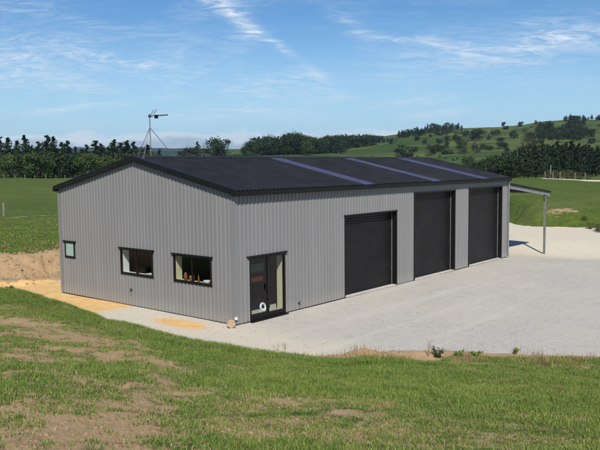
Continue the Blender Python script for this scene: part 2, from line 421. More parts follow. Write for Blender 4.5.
def build_ground():
    # rings of the one sheet, finest where the viewer stands close
    rs = [1.0]
    while rs[-1] < 5000:
        r = rs[-1]; step = .5 if r < 5 else (.11 if r < 27 else (.22 if r < 50 else (r*.011 if r < 1500 else r*.03)))
        rs.append(r+step)
    rs = np.array(rs)
    an = np.concatenate([np.linspace(-.62, .62, 640), np.linspace(.62, 2*math.pi-.62, 150)[1:-1]])
    th = YAW - an; NA = len(an); NR = len(rs)
    X = CAM.x + rs[:, None]*np.cos(th)[None]; Y = CAM.y + rs[:, None]*np.sin(th)[None]
    X = X.ravel(); Y = Y.ravel(); Z = height(X, Y)
    co = np.stack([X, Y, Z], 1); c0 = np.array([[CAM.x, CAM.y, hz(CAM.x, CAM.y)]]); co = np.concatenate([co, c0])
    i = np.arange(NR-1)[:, None]*NA; j = np.arange(NA)[None]; jn = (j+1) % NA
    q = np.stack([i+j, i+NA+j, i+NA+jn, i+jn], -1).reshape(-1, 4)[:, ::-1]
    t = np.stack([np.full(NA, NR*NA), np.arange(NA), (np.arange(NA)+1) % NA], 1)[:, ::-1]
    me = bpy.data.meshes.new('ground'); me.vertices.add(len(co)); me.vertices.foreach_set('co', co.ravel())
    nl = q.size+t.size; me.loops.add(nl); me.loops.foreach_set('vertex_index', np.concatenate([q.ravel(), t.ravel()]))
    npoly = len(q)+len(t); me.polygons.add(npoly)
    ls = np.concatenate([np.arange(len(q))*4, q.size+np.arange(len(t))*3]); me.polygons.foreach_set('loop_start', ls)
    me.update(calc_edges=True); me.validate()
    me.polygons.foreach_set('use_smooth', np.ones(len(me.polygons), bool))
    mk, _ = masks(co[:, 0], co[:, 1])
    for k, v in mk.items():
        if k == 'raw': continue
        a = me.attributes.new(k, 'FLOAT', 'POINT'); a.data.foreach_set('value', v.astype(np.float32))
    me.materials.append(MAT['ground'])
    o = bpy.data.objects.new('ground', me); COL.objects.link(o); o['kind'] = 'structure'
    nz = me.polygons[0].normal.z
    if nz < 0: me.flip_normals()
    return o
build_ground()

# ------------------------------------------------------------------ grass (uncountable)
def blades(name, X, Y, hmin, hmax, w, mi, mats, label, dead=None):
    n = len(X); Z = height(X, Y)-.01
    an = RNG.uniform(0, 2*np.pi, n); L = RNG.uniform(hmin, hmax, n); lean = RNG.uniform(.1, .75, n)
    la = RNG.uniform(0, 2*np.pi, n)
    dx = np.cos(an)*w/2; dy = np.sin(an)*w/2
    tipx = X+np.cos(la)*L*lean; tipy = Y+np.sin(la)*L*lean; tipz = Z+L*np.sqrt(1-np.minimum(lean, .9)**2*.8)
    mx = X+np.cos(la)*L*lean*.3; my = Y+np.sin(la)*L*lean*.3; mz = Z+L*.6
    co = np.stack([np.stack([X-dx, Y-dy, Z], 1), np.stack([X+dx, Y+dy, Z], 1),
                   np.stack([mx+dx*.8, my+dy*.8, mz], 1), np.stack([mx-dx*.8, my-dy*.8, mz], 1),
                   np.stack([tipx, tipy, tipz], 1)], 1).reshape(-1, 3)
    b = np.arange(n)*5
    q = np.stack([b, b+1, b+2, b+3], 1); t = np.stack([b+3, b+2, b+4], 1)
    me = bpy.data.meshes.new(name); me.vertices.add(len(co)); me.vertices.foreach_set('co', co.ravel())
    me.loops.add(q.size+t.size); me.loops.foreach_set('vertex_index', np.concatenate([q.ravel(), t.ravel()]))
    me.polygons.add(2*n); me.polygons.foreach_set('loop_start', np.concatenate([np.arange(n)*4, q.size+np.arange(n)*3]))
    me.polygons.foreach_set('material_index', np.concatenate([mi, mi]).astype(np.int32))
    me.update(calc_edges=True)
    for m in mats: me.materials.append(m)
    o = bpy.data.objects.new(name, me); COL.objects.link(o); tag(o, label, 'grass', kind='stuff'); return o
def scatter(n, d0, d1, a0, a1):
    d = np.sqrt(RNG.uniform(d0*d0, d1*d1, n)); a = YAW - RNG.uniform(a0, a1, n)
    return CAM.x+d*np.cos(a), CAM.y+d*np.sin(a)
def grass_front():
    X, Y = scatter(1300000, 5.4, 27, -.47, .47)
    mk, pd = masks(X, Y); n = fbm(X/.35, Y/.35, 3); n2 = fbm(X/2.2+3, Y/2.2, 4)
    dens = (1-sstep(.40, .60, mk['raw']+n*.6))*(1-sstep(.1, .5, mk['gravel']-n*.3))
    dens = dens*(.62+n2*.9+n*.6)+(.03+.62*sstep(.08, .24, fbm(X/.16+5, Y/.16, 2)))*(mk['gravel'] < .2)*(mk['raw'] < .99)
    keep = RNG.random(len(X)) < np.clip(dens, 0, 1)
    X, Y, pd, n2 = X[keep], Y[keep], pd[keep], n2[keep]; dd = mk['raw'][keep]
    r = RNG.random(len(X)); mi = np.where(r < .50+n2*.8, 0, 1)
    straw = RNG.random(len(X)) < (.05+.16*sstep(.1, .5, dd)+np.clip(fbm(X/4+8, Y/4, 3), 0, 1)*.35); mi[straw] = 2
    tall = (pd < 2.6) & (X < -1.2)
    hm = .028+.035*sstep(-.3, .3, n2)+tall*.04; hm = np.where(straw, hm*.7, hm)
    o = blades('grass', X, Y, hm*.6, hm*1.9, .0075, mi, [MAT['b1'], MAT['b2'], MAT['b3']], 'green paddock grass growing in tufts over the bare soil of the near bank')
grass_front()
def grass_far():
    X, Y = scatter(260000, 27, 75, -.47, .47)
    mk, pd = masks(X, Y); n = fbm(X/1.1, Y/1.1, 4)
    d = np.hypot(X-CAM.x, Y-CAM.y)
    keep = (RNG.random(len(X)) < np.clip((1-sstep(.25, .6, mk['raw']))*(1-sstep(.05, .4, mk['gravel']))*(.45+n*1.6)*(1-sstep(40, 74, d)), 0, 1))
    keep &= ~((X > -.4) & (X < 40) & (Y > -.4) & (Y < 14))
    X, Y, pd = X[keep], Y[keep], pd[keep]
    r = RNG.random(len(X)); mi = np.where(r < .6, 0, 1); rim = (pd < 6) & (Y > 9) & (X < 10) & (fbm(X/.9, Y/.9+3, 3) > -.06)
    mi = np.where((RNG.random(len(X)) < np.where(rim, .45, .05)), 2, mi)
    hm = np.where(rim, .20, .08)
    blades('grass', X, Y, hm*.5, hm*1.5, .03, mi, [MAT['b1'], MAT['b2'], MAT['b4']], 'rough pasture grass on the paddocks behind and beside the shed')
grass_far()
def toe_weeds():
    X, Y = scatter(60000, 17, 24, -.1, .47)
    pd = polydist(X, Y, PAD) + fbm(X/1.7, Y/1.7, 4)*.9; n = fbm(X/.8+2, Y/.8, 4)
    keep = (RNG.random(len(X)) < np.exp(-((pd-1.0)/.7)**2)*np.clip(.12+n*2.6, 0, 1))
    X, Y = X[keep], Y[keep]; mi = np.where(RNG.random(len(X)) < .55, 0, 1)
    o = blades('dead_weeds', X, Y, .06, .26, .010, mi, [MAT['b4'], MAT['b3']], 'rust brown dead weeds along the edge between bank and gravel'); o['category'] = 'weeds'
toe_weeds()

def stones(name, n, pts, s0, s1, mat, label, cat):
    mb = MB()
    for i in range(n):
        x, y = pts(i)
        if x is None: continue
        s = random.uniform(s0, s1); z = hz(x, y)+s*.15; k = len(mb.v)
        ph = [(math.cos(t+random.uniform(-.3, .3)), math.sin(t+random.uniform(-.3, .3))) for t in np.linspace(0, 2*math.pi, 6)[:-1]]
        for (cx, cy), zz, rr in [((0, 0), -.5, 0)]*0: pass
        for c, s_ in ph: mb.v.append((x+c*s*random.uniform(.7, 1), y+s_*s*random.uniform(.7, 1), z-s*.4))
        for c, s_ in ph: mb.v.append((x+c*s*random.uniform(.5, .8), y+s_*s*random.uniform(.5, .8), z+s*random.uniform(.2, .5)))
        for j in range(5): mb.f.append((k+j, k+(j+1) % 5, k+5+(j+1) % 5, k+5+j)); mb.m.append(0)
        mb.f.append(tuple(k+5+j for j in range(5))); mb.m.append(0)
    o = mb.build(name, mat); tag(o, label, cat, kind='stuff')
def gp(i):
    while True:
        x = random.uniform(-2.5, 34); y = random.uniform(-16, 6)
        if -.3 < x < 21.5 and y > -.15: continue
        if polydist(np.array([x]), np.array([y]), PAD)[0] < -.1: return x, y
stones('gravel_stones', 4200, gp, .010, .036, MAT['rock'], 'loose pale stones strewn over the gravel yard', 'stones')
def kp(i):
    while True:
        x = random.uniform(-5, 6); y = random.uniform(10.5, 18)
        if y > 10.6 and 0 < polydist(np.array([x]), np.array([y]), PAD)[0] < 4 or (random.random() < .06 and x < -.5): return x, y
stones('cut_clods', 420, kp, .03, .13, MAT['clod'], 'loose brown clods lying on the raw cut left of the shed', 'clods')
def cp(i):
    while True:
        if i % 2: x, y = backp(random.uniform(0, 330), random.uniform(318, 449))
        else: x = random.uniform(-3.5, 6); y = random.uniform(11, 18)
        if i % 2 == 0 and polydist(np.array([x]), np.array([y]), PAD)[0] < 0: continue
        return x, y
stones('soil_clods', 1500, cp, .006, .028, MAT['clod'], 'dry brown clods on the bare soil of the bank and cut', 'clods')

# ------------------------------------------------------------------ the shed
W, L, H, RI = 10.185, 21.222, 4.2, 1.1157
SL = RI/(W/2); PITCH = .19
shed = empty('farm_shed', (0, 0, 0), 'long grey corrugated steel farm shed with black roof, three roller doors and a lean-to', 'shed')
def prof_breaks(u0_, u1_, extra=()):
    bs = set([round(u0_, 5), round(u1_, 5)] + [round(e, 5) for e in extra if u0_ < e < u1_])
    k = math.floor(u0_/PITCH)-1
    while k*PITCH < u1_+PITCH:
        c = k*PITCH+.06
        for o in (-.030, -.013, .013, .030):
            if u0_ < c+o < u1_: bs.add(round(c+o, 5))
        k += 1
    return sorted(bs)
def prof(u, hgt=.029):
    t = (u-.06) % PITCH; t = min(t, PITCH-t)
    return hgt if t <= .0131 else (0 if t >= .0299 else hgt*(.030-t)/.017)
def corr_wall(mb, P0, U, N, u0_, u1_, z0, ztop, holes=()):
    """vertical ribbed sheet; ztop(u) gives its top; holes = (u0,u1,z0,z1)"""
    P0 = Vector(P0); U = Vector(U); N = Vector(N)
    ex = [h[0] for h in holes]+[h[1] for h in holes]+[(u0_+u1_)/2]
    bs = prof_breaks(u0_, u1_, ex)
    flip = U.cross(Vector((0, 0, 1))).dot(N) < 0
    for a, b in zip(bs[:-1], bs[1:]):
        m = (a+b)/2; cuts = [z0]
        for h in sorted([h for h in holes if h[0] < m < h[1]], key=lambda h: h[2]): cuts += [h[2], h[3]]
        for i in range(0, len(cuts), 2):
            lo = cuts[i]; top = cuts[i+1] if i+1 < len(cuts) else None
            za, zb = (ztop(a), ztop(b)) if top is None else (top, top)
            if min(za, zb)-lo < .005: continue
            pa = P0+U*a+N*prof(a); pb = P0+U*b+N*prof(b)
            q = [(pa.x, pa.y, lo), (pb.x, pb.y, lo), (pb.x, pb.y, zb), (pa.x, pa.y, za)]
            mb.poly(q[::-1] if flip else q)
doors = [(6.00, 9.73, 3.16), (11.26, 15.02, 3.86), (16.56, 20.41, 3.89)]
gdoor = (.63, 2.43, 2.13)
wins = [(9.135, 9.82, 1.52, 2.14), (4.18, 6.07, 1.175, 2.115), (1.107, 3.02, 1.18, 2.105)]   # gable, y0,y1,z0,z1
gt = lambda y: H + .165 + SL*min(y, W-y)
mb = MB(); corr_wall(mb, (0, 0, 0), (0, 1, 0), (-1, 0, 0), 0, W, .0, gt, [(a, b, c, d) for a, b, c, d in wins])
mb.build('gable_wall', MAT['clad'], shed)
mb = MB(); corr_wall(mb, (0, 0, 0), (1, 0, 0), (0, -1, 0), 0, L, .0, lambda x: H+.15, [(a, b, -1, t) for a, b, t in doors]+[(gdoor[0], gdoor[1], -1, gdoor[2])])
# hole entries starting below the sheet leave a piece from z0 upwards only
mb.build('front_wall', MAT['clad'], shed)
mb = MB(); corr_wall(mb, (L, 0, 0), (0, 1, 0), (1, 0, 0), 0, W, 0, gt); mb.build('end_wall', MAT['clad'], shed)
mb = MB(); corr_wall(mb, (0, W, 0), (1, 0, 0), (0, 1, 0), 0, L, 0, lambda x: H+.15); mb.build('back_wall', MAT['clad'], shed)
# slab
mb = MB(); mb.box((.03, .03, -.25), (L-.03, W-.03, .0)); mb.build('floor_slab', MAT['conc'], shed)
# dark steel frame and liner inside: hides nothing from outside, is what the dark rooms show
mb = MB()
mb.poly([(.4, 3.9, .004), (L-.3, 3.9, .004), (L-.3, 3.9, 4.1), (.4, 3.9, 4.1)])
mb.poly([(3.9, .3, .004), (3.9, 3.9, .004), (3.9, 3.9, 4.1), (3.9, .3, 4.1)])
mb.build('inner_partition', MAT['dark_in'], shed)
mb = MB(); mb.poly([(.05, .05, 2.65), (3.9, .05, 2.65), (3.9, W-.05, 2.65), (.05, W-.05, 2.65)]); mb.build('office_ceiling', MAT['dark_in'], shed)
# roof
def roof_sheet(mb, x0, x1, y0, y1, back=False, lift=0, hg=.032):
    zr = lambda y: H+.2+lift+SL*(y if not back else W-y)
    nz = 1/math.sqrt(1+SL*SL)
    bs = prof_breaks(x0, x1)
    for a, b in zip(bs[:-1], bs[1:]):
        pa, pb = prof(a, hg), prof(b, hg)
        sy = (-SL*nz if not back else SL*nz)
        q = [(a, y0+sy*pa, zr(y0)+pa*nz), (b, y0+sy*pb, zr(y0)+pb*nz), (b, y1+sy*pb, zr(y1)+pb*nz), (a, y1+sy*pa, zr(y1)+pa*nz)]
        mb.poly(q)
lights = [(7.08, 7.96), (12.60, 13.50), (17.62, 18.52)]
OX = .13
mb = MB(); xs = [-OX]+[v for p in lights for v in p]+[L+.10]
for i in range(0, len(xs), 2): roof_sheet(mb, xs[i], xs[i+1], -.16, W/2)
roof_sheet(mb, -OX, L+.10, W/2, W+.16, True)
mb.build('roof', MAT['roof'], shed)
for a, b in lights:
    mb = MB(); roof_sheet(mb, a, b, -.16, W/2-.12); o = mb.build('roof_light', MAT['sky_l'], shed)
    o['label'] = 'translucent blue grey strip of sheeting in the black roof'
mb = MB()
zr = H+.2+RI
for s_ in (-1, 1):
    y1_ = W/2+s_*.20; z1_ = zr-.20*SL+.045
    q = [(-OX-.01, W/2, zr+.055), (L+.11, W/2, zr+.055), (L+.11, y1_, z1_), (-OX-.01, y1_, z1_)]
    mb.poly(q if s_ > 0 else q[::-1])
    mb.poly([(-OX-.01, y1_, z1_), (L+.11, y1_, z1_), (L+.11, y1_, z1_-.03), (-OX-.01, y1_, z1_-.03)])
mb.build('ridge_cap', MAT['roof'], shed)
# barge flashings on both gables
for xo, xi in ((-OX-.012, -.03), (L+.112, L+.03)):
    for s_ in (0, 1):
        mb = MB(); f_ = (lambda y: y) if not s_ else (lambda y: W-y)
        ya, yb = -.17, W/2
        pts = []
        for x in (xo, xi):
            for (y, dz) in ((ya, .045), (yb, .045), (yb, -.155 if x == xo else -.145), (ya, -.155 if x == xo else -.145)):
                pts.append((x, f_(y), H+.2+SL*y+dz))
        k = len(mb.v); mb.v += pts
        for q in ((0,1,2,3),(7,6,5,4),(0,4,5,1),(1,5,6,2),(2,6,7,3),(3,7,4,0)): mb.f.append(tuple(k+i for i in q)); mb.m.append(0)
        mb.build('barge_flashing', MAT['black'], shed)
# gutters
for y0_, sg in ((-.035, -1), (W+.035, 1)):
    mb = MB(); z0_, z1_ = H-.01, H+.13
    x0_, x1_ = -OX-.02, L+.06
    y2 = y0_+sg*.165
    mb.box((x0_, min(y0_, y2), z0_), (x1_, max(y0_, y2), z0_+.012))
    mb.box((x0_, min(y2, y2-sg*.01), z0_+.012), (x1_, max(y2, y2-sg*.01), z1_))
    mb.box((x0_, y2+.0, z1_), (x1_, y2-sg*.02, z1_+.01))
    mb.box((x0_, min(y0_, y2-sg*.012), z0_+.012), (x0_+.01, max(y0_, y2-sg*.012), z1_)); mb.box((x1_-.01, min(y0_, y2-sg*.012), z0_+.012), (x1_, max(y0_, y2-sg*.012), z1_))
    mb.build('gutter', MAT['black'], shed)
# corner flashings (lighter grey, folded)
for cx, cy, sx, sy in ((0, 0, -1, -1), (L, 0, 1, -1), (0, W, -1, 1), (L, W, 1, 1)):
    mb = MB(); o1 = .034; w_ = .10
    zt = H-.02
    mb.box((cx+sx*o1, cy+sy*o1, .02), (cx+sx*(o1+.003), cy-sy*w_, zt)); mb.box((cx+sx*o1, cy+sy*o1, .02), (cx-sx*w_, cy+sy*(o1+.003), zt))
    mb.build('corner_flashing', MAT['clad'], shed)
mb = MB(); mb.tube([(L-.06, -.10, H-.01), (L-.06, -.10, .12), (L-.06, -.18, .04)], .04, 10); mb.build('downpipe', MAT['galv'], shed)
# black closer strip behind the bottom of the ribs
for a, b in ((.0, gdoor[0]-.02), (gdoor[1]+.02, doors[0][0]-.05), (doors[0][1]+.05, doors[1][0]-.05), (doors[1][1]+.05, doors[2][0]-.05), (doors[2][1]+.05, L)):
    mb = MB(); mb.box((a, .004, -.06), (b, .02, .012)); mb.build('base_strip', MAT['black'], shed)
mb = MB(); mb.box((.004, .022, -.06), (.02, W, .012)); mb.build('base_strip', MAT['black'], shed)

def roller(x0, x1, zt):
    r = MB(); yb = .20
    # curtain with its horizontal ribs
    n = int(zt/.0475); zs = np.linspace(.05, zt+.1, n*2+1)
    for i in range(len(zs)-1):
        ya = yb + (0 if i % 4 in (1, 2) else .016); yc = yb + (0 if (i+1) % 4 in (1, 2) else .016)
        r.poly([(x0-.02, ya, zs[i]), (x1-.005, ya, zs[i]), (x1-.005, yc, zs[i+1]), (x0-.02, yc, zs[i+1])])
    c = r.build('roller_door', MAT['door'], shed)
    m = MB(); m.box((x0, yb-.02, .012), (x1-.07, yb+.03, .075)); m.build('bottom_rail', MAT['black'], c)
    m = MB(); m.box((x1-.060, yb-.035, .0), (x1-.036, yb-.006, zt)); m.build('guide_rail', MAT['postg'], c)
    m = MB(); m.box((x0+.036, yb-.035, .0), (x0+.060, yb-.006, zt)); m.build('guide_rail', MAT['postg'], c)
    # black jamb and head flashings, set proud of the ribs
    m = MB()
    m.box((x0-.05, -.036, -.02), (x0+.012, .30, zt)); m.build('door_jamb', MAT['black'], c)
    m = MB(); m.box((x1-.012, -.036, -.02), (x1+.05, .30, zt)); m.build('door_jamb', MAT['black'], c)
    m = MB(); m.box((x0-.07, -.040, zt), (x1+.07, .30, zt+.06)); m.build('door_head', MAT['black'], c)
    m = MB(); m.box((x0+.012, -.03, -.02), (x1-.012, .5, .012)); t_ = m.build('door_threshold', MAT['conc'], c)
for d_ in doors: roller(*d_)

def frame_box(m, ax, plane, a0, a1, z0, z1, t, d0, d1):
    """rectangular frame in a wall; ax 'x' = front wall (y depth), 'y' = gable (x depth)"""
    def bx(p, q, r_, s_):
        if ax == 'x': m.box((p, d0, r_), (q, d1, s_))
        else: m.box((d0, p, r_), (d1, q, s_))
    bx(a0, a0+t, z0, z1); bx(a1-t, a1, z0, z1); bx(a0+t, a1-t, z0, z0+t); bx(a0+t, a1-t, z1-t, z1)
# windows in the gable
lin = [None, MAT['white'], MAT['cream']]
for i, (y0_, y1_, z0_, z1_) in enumerate(wins):
    m = MB(); frame_box(m, 'y', 0, y0_, y1_, z0_, z1_, .045, -.045, .03)
    if i: m.box((-.035, (y0_+y1_)/2-.02, z0_+.045), (.025, (y0_+y1_)/2+.02, z1_-.045))
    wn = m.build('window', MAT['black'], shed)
    wn['label'] = ['small square window with a pale frosted pane', 'wide black framed window with a white reveal inside', 'wide black framed window with pots on the ledge inside'][i]
    m = MB(); m.box((-.075, y0_-.09, z1_), (-.005, y1_+.09, z1_+.045)); m.build('head_flashing', MAT['black'], wn)
    m = MB(); m.box((-.030, y0_-.02, z0_-.05), (.02, y1_+.02, z0_)); m.build('sill_flashing', MAT['black'], wn)
    m = MB()
    if i == 0: m.box((-.012, y0_+.045, z0_+.045), (-.006, y1_-.045, z1_-.045)); m.build('pane', MAT['frost'], wn)
    else:
        ym = (y0_+y1_)/2
        for a, b in ((y0_+.045, ym-.02), (ym+.02, y1_-.045)):
            m = MB(); m.poly([(-.010, a, z0_+.045), (-.010, b, z0_+.045), (-.010, b, z1_-.045), (-.010, a, z1_-.045)][::-1]); m.build('pane', MAT['glass'], wn)
        m = MB(); D_ = .36
        m.box((.03, y1_, z0_-.02), (D_, y1_+.012, z1_+.02)); m.box((.03, y0_-.012, z0_-.02), (D_, y0_, z1_+.02))
        m.box((.03, y0_, z0_-.02), (D_, y1_, z0_-.002)); m.box((.03, y0_, z1_+.002), (D_, y1_, z1_+.02))
        m.build('window_reveal', lin[i], wn)
# glass door
x0_, x1_, zt_ = gdoor
m = MB(); frame_box(m, 'x', 0, x0_, x1_, 0.0, zt_, .06, -.045, .05); m.box((1.50, -.043, .06), (1.58, .045, zt_-.06))
m.box((.69, -.04, .06), (1.50, .04, .20)); m.box((1.58, -.04, .06), (2.37, .04, .16))
gd = m.build('glass_door', MAT['black'], shed)
m = MB(); m.box((x0_-.09, -.08, zt_), (x1_+.09, -.0, zt_+.05)); m.build('head_flashing', MAT['black'], gd)
m = MB(); m.box((x0_-.03, -.16, -.06), (x1_+.03, -.05, .0)); m.build('door_threshold', MAT['black'], gd)
for a, b, z_ in ((.69, 1.50, .20), (1.58, 2.37, .16)):
    m = MB(); m.poly([(a, -.01, z_), (b, -.01, z_), (b, -.01, zt_-.06), (a, -.01, zt_-.06)]); m.build('pane', MAT['glass'], gd)
m = MB(); m.box((1.44, -.085, .95), (1.465, -.043, 1.15)); m.box((1.43, -.10, 1.02), (1.475, -.085, 1.05)); m.build('door_handle', MAT['black'], gd)
for a in (x1_, x0_-.03): m = MB(); m.box((a, .052, 0), (a+.03, .36, zt_+.05)); m.build('door_reveal', MAT['cream'], gd)

# lean-to on the far end
XE, ZE = 27.48, 3.36; XA, ZA = L+.04, 4.02
def lz(x): return ZA+(ZE-ZA)*(x-XA)/(XE-XA)
y0_, y1_ = -.02, W-.3
mb = MB(); kk = int((y1_-y0_)/PITCH); bs = prof_breaks(y0_, y1_)
for a, b in zip(bs[:-1], bs[1:]):
    for th, fl in ((.0, 0), (-.002, 1)):
        q = [(XA, a, ZA+prof(a)+th), (XE, a, ZE+prof(a)+th), (XE, b, ZE+prof(b)+th), (XA, b, ZA+prof(b)+th)]
        mb.poly(q[::-1] if fl else q)
lr = mb.build('lean_to_roof', MAT['roof'], shed)
mb = MB(); mb.beam((XA, y0_-.03, ZA+.01), (XE+.02, y0_-.03, ZE+.01), .06, .11); mb.build('barge_flashing', MAT['black'], lr)
mb = MB(); mb.beam((XA+.02, y0_+.02, ZA-.145), (XE-.05, y0_+.02, ZE-.145), .05, .19); 
mb.build('edge_rafter', MAT['galv'], lr)
for yy in (3.3, 6.6, y1_-.05):
    mb = MB(); mb.beam((XA+.02, yy, ZA-.16), (XE-.3, yy, ZE-.13), .06, .16); mb.build('rafter', MAT['postg'], lr)
for xx in (22.7, 24.3, 25.9, 27.3):
    mb = MB(); mb.beam((xx, y0_+.06, lz(xx)-.045), (xx, y1_, lz(xx)-.045), .06, .08); mb.build('purlin', MAT['postg'], lr)
PX = 26.72
for yy in (.0, 4.9, y1_-.1):
    zb = hz(PX, yy)-.1
    mb = MB(); zt2 = lz(PX)-.24
    mb.box((PX-.075, yy-.05, zb), (PX-.065, yy+.05, zt2)); mb.box((PX+.065, yy-.05, zb), (PX+.075, yy+.05, zt2)); mb.box((PX-.065, yy-.006, zb), (PX+.065, yy+.006, zt2))
    po = mb.build('post', MAT['postg'], shed)
    mb = MB(); mb.box((PX-.14, yy-.03, zt2-.02), (PX+.14, yy+.03, zt2+.03))
    k = len(mb.v); 
    for sx in (-1, 1): mb.beam((PX+sx*.07, yy, zt2-.35), (PX+sx*.22, yy, zt2-.03), .03, .03)
    mb.build('post_bracket', MAT['black'], po)

# ------------------------------------------------------------------ things inside and beside the shed
def jar(loc, prof_, mat, name, label, cat):
    m = MB(); m.lathe(loc, prof_, 14); return tag(m.build(name, mat, smooth=True, loc=loc), label, cat)
m = MB(); m.box((.40, .25, .86), (.95, 3.5, .90)); m2 = MB()
wb = empty('work_bench', (.68, 1.9, 0), 'plywood bench standing inside behind the window nearest the corner', 'bench')
m.build('bench_top', MAT['ply'], wb)
for xx in (.44, .90):
    for yy in (.3, 3.45): q = MB(); q.box((xx-.03, yy-.03, .0), (xx+.03, yy+.03, .86)); q.build('leg', MAT['ply'], wb)
zS = 1.178
jar((.17, 2.62, zS), [(.04, 0), (.06, .03), (.075, .12), (.055, .22), (.035, .25), (.04, .29)], MAT['brown'], 'brown_jug', 'brown jug on the window ledge, left of the terracotta pot', 'jug')
jar((.20, 2.33, zS), [(.07, 0), (.085, .08), (.10, .17), (.10, .19)], MAT['orange'], 'terracotta_pot', 'terracotta pot on the window ledge beside the brown jug', 'pot')
jar((.15, 1.93, zS), [(.035, 0), (.035, .16), (.015, .21), (.015, .27)], MAT['brown'], 'brown_bottle', 'slim brown bottle in the middle of the window ledge', 'bottle')
jar((.18, 1.55, zS), [(.05, 0), (.10, .03), (.13, .10), (.125, .11)], MAT['whitep'], 'white_bowl', 'white bowl on the window ledge near the shed corner', 'bowl')
jar((.20, 1.30, zS), [(.05, 0), (.05, .13), (.045, .14)], MAT['whitep'], 'white_mug', 'white mug at the right end of the window ledge', 'mug')
def box_thing(name, a, b, mat, label, cat, rim=.02):
    m = MB(); x0, y0, z0 = a; x1, y1, z1 = b
    m.box((x0, y0, z0), (x1, y1, z0+.02)); m.box((x0, y0, z0+.02), (x1, y0+rim, z1)); m.box((x0, y1-rim, z0+.02), (x1, y1, z1))
    m.box((x0, y0+rim, z0+.02), (x0+rim, y1-rim, z1)); m.box((x1-rim, y0+rim, z0+.02), (x1, y1-rim, z1))
    m.box((x0-.015, y0-.015, z1), (x1+.015, y1+.015, z1+.02))
    return tag(m.build(name, mat, loc=a), label, cat)
box_thing('paper_tray', (.12, 4.35, 1.177), (.32, 4.75, 1.22), MAT['whitep'], 'flat white tray on the ledge of the white lined window', 'tray')
# rack with two crates seen through the glass door
rk = empty('storage_rack', (1.3, .55, 0), 'dark metal rack behind the left pane of the glass door', 'rack')
for xx in (.95, 2.0):
    for yy in (.36, .78): m = MB(); m.box((xx-.02, yy-.02, 0), (xx+.02, yy+.02, 2.1)); m.build('upright', MAT['black'], rk)
for zz in (1.18, 1.50): m = MB(); m.box((.93, .34, zz), (2.02, .80, zz+.025)); m.build('shelf', MAT['black'], rk)
box_thing('green_crate', (.98, .37, 1.526), (1.75, .75, 1.80), MAT['greenp'], 'green plastic crate on the top shelf behind the glass door', 'crate')
box_thing('red_crate', (.98, .37, 1.206), (1.7, .75, 1.33), MAT['redp'], 'low red crate on the shelf below the green crate', 'crate')
# white ring resting on a crumpled white cloth, inside the door
m = MB(); c_ = Vector((1.40, .10, .34)); m.tube([c_+Vector((.115*math.cos(t), .03*math.sin(t), .125*math.sin(t))) for t in np.linspace(0, 2*math.pi, 25)[:-1]], .038, 10, closed=True)
tag(m.build('white_ring', MAT['whitep'], smooth=True, loc=(1.40, .10, .18)), 'thick white ring standing upright behind the foot of the glass door', 'ring')
m = MB(); nn = 14; X0, X1 = 1.18, 1.72
pts = [[(X0+(X1-X0)*i/nn, .055+.10*j/5, .205+.05*random.random()+.03*math.sin(i*1.3+j)) for i in range(nn+1)] for j in range(6)]
for j in range(5):
    for i in range(nn): m.poly([pts[j][i], pts[j][i+1], pts[j+1][i+1], pts[j+1][i]])
for i in range(nn):
    a, b = pts[0][i], pts[0][i+1]; m.poly([(a[0], a[1], .004), (b[0], b[1], .004), b, a])
tag(m.build('white_cloth', MAT['whitep'], loc=(1.44, .2, .0)), 'crumpled white cloth heaped under the white ring inside the glass door', 'cloth')

# log offcut leaning at the near corner
m = MB(); lc = Vector((-.33, -.10, hz(-.33, -.10)+.135)); dv = Vector((-.64, -.74, .12)).normalized()
m.tube([lc-dv*.10, lc-dv*.095, lc+dv*.06, lc+dv*.065], [.125, .135, .135, .128], 20)
o = m.build('log_offcut', MAT['wood_end'], loc=(lc.x, lc.y, lc.z-.13)); tag(o, 'round tan log offcut leaning on the near corner of the shed', 'log')
m = MB(); m.box((-.105, -.105, .18), (-.038, -.038, .25)); m.box((-.11, -.11, .25), (-.034, -.034, .262)); m.box((-.09, -.110, .20), (-.06, -.105, .235))
tag(m.build('junction_box', MAT['whitep'], loc=(-.08, -.08, .16)), 'small white box fixed low on the corner above the log offcut', 'box')
def tap(p, nrm, label, sc=.6):
    p = Vector(p); n_ = Vector(nrm); m = MB(); zg = -.05
    e = empty('outdoor_tap', (p.x, p.y, p.z), label, 'tap', 'outdoor taps')
    m.tube([p-n_*.03, p+n_*.02], .035*sc, 10); m.build('wall_plate', MAT['black'], e)
    m = MB(); q = p; m.tube([q, q+n_*.04+Vector((0, 0, .01)), q+n_*.07, q+n_*.08-Vector((0, 0, .06))], .018*sc, 8); m.build('spout', MAT['black'], e)
    m = MB(); s_ = n_.cross(Vector((0, 0, 1))); m.tube([q+n_*.05, q+n_*.05+Vector((0, 0, .06))], .008, 6); m.tube([q+n_*.05+Vector((0, 0, .065))-s_*.05, q+n_*.05+Vector((0, 0, .065))+s_*.05], .010, 6); m.build('tap_handle', MAT['black'], e)
tap((-.03, 5.44, .58), (-1, 0, 0), 'small black tap on the gable wall below the two wide windows')
tap((3.15, -.03, .22), (0, -1, 0), 'small black tap low on the front wall right of the glass door')

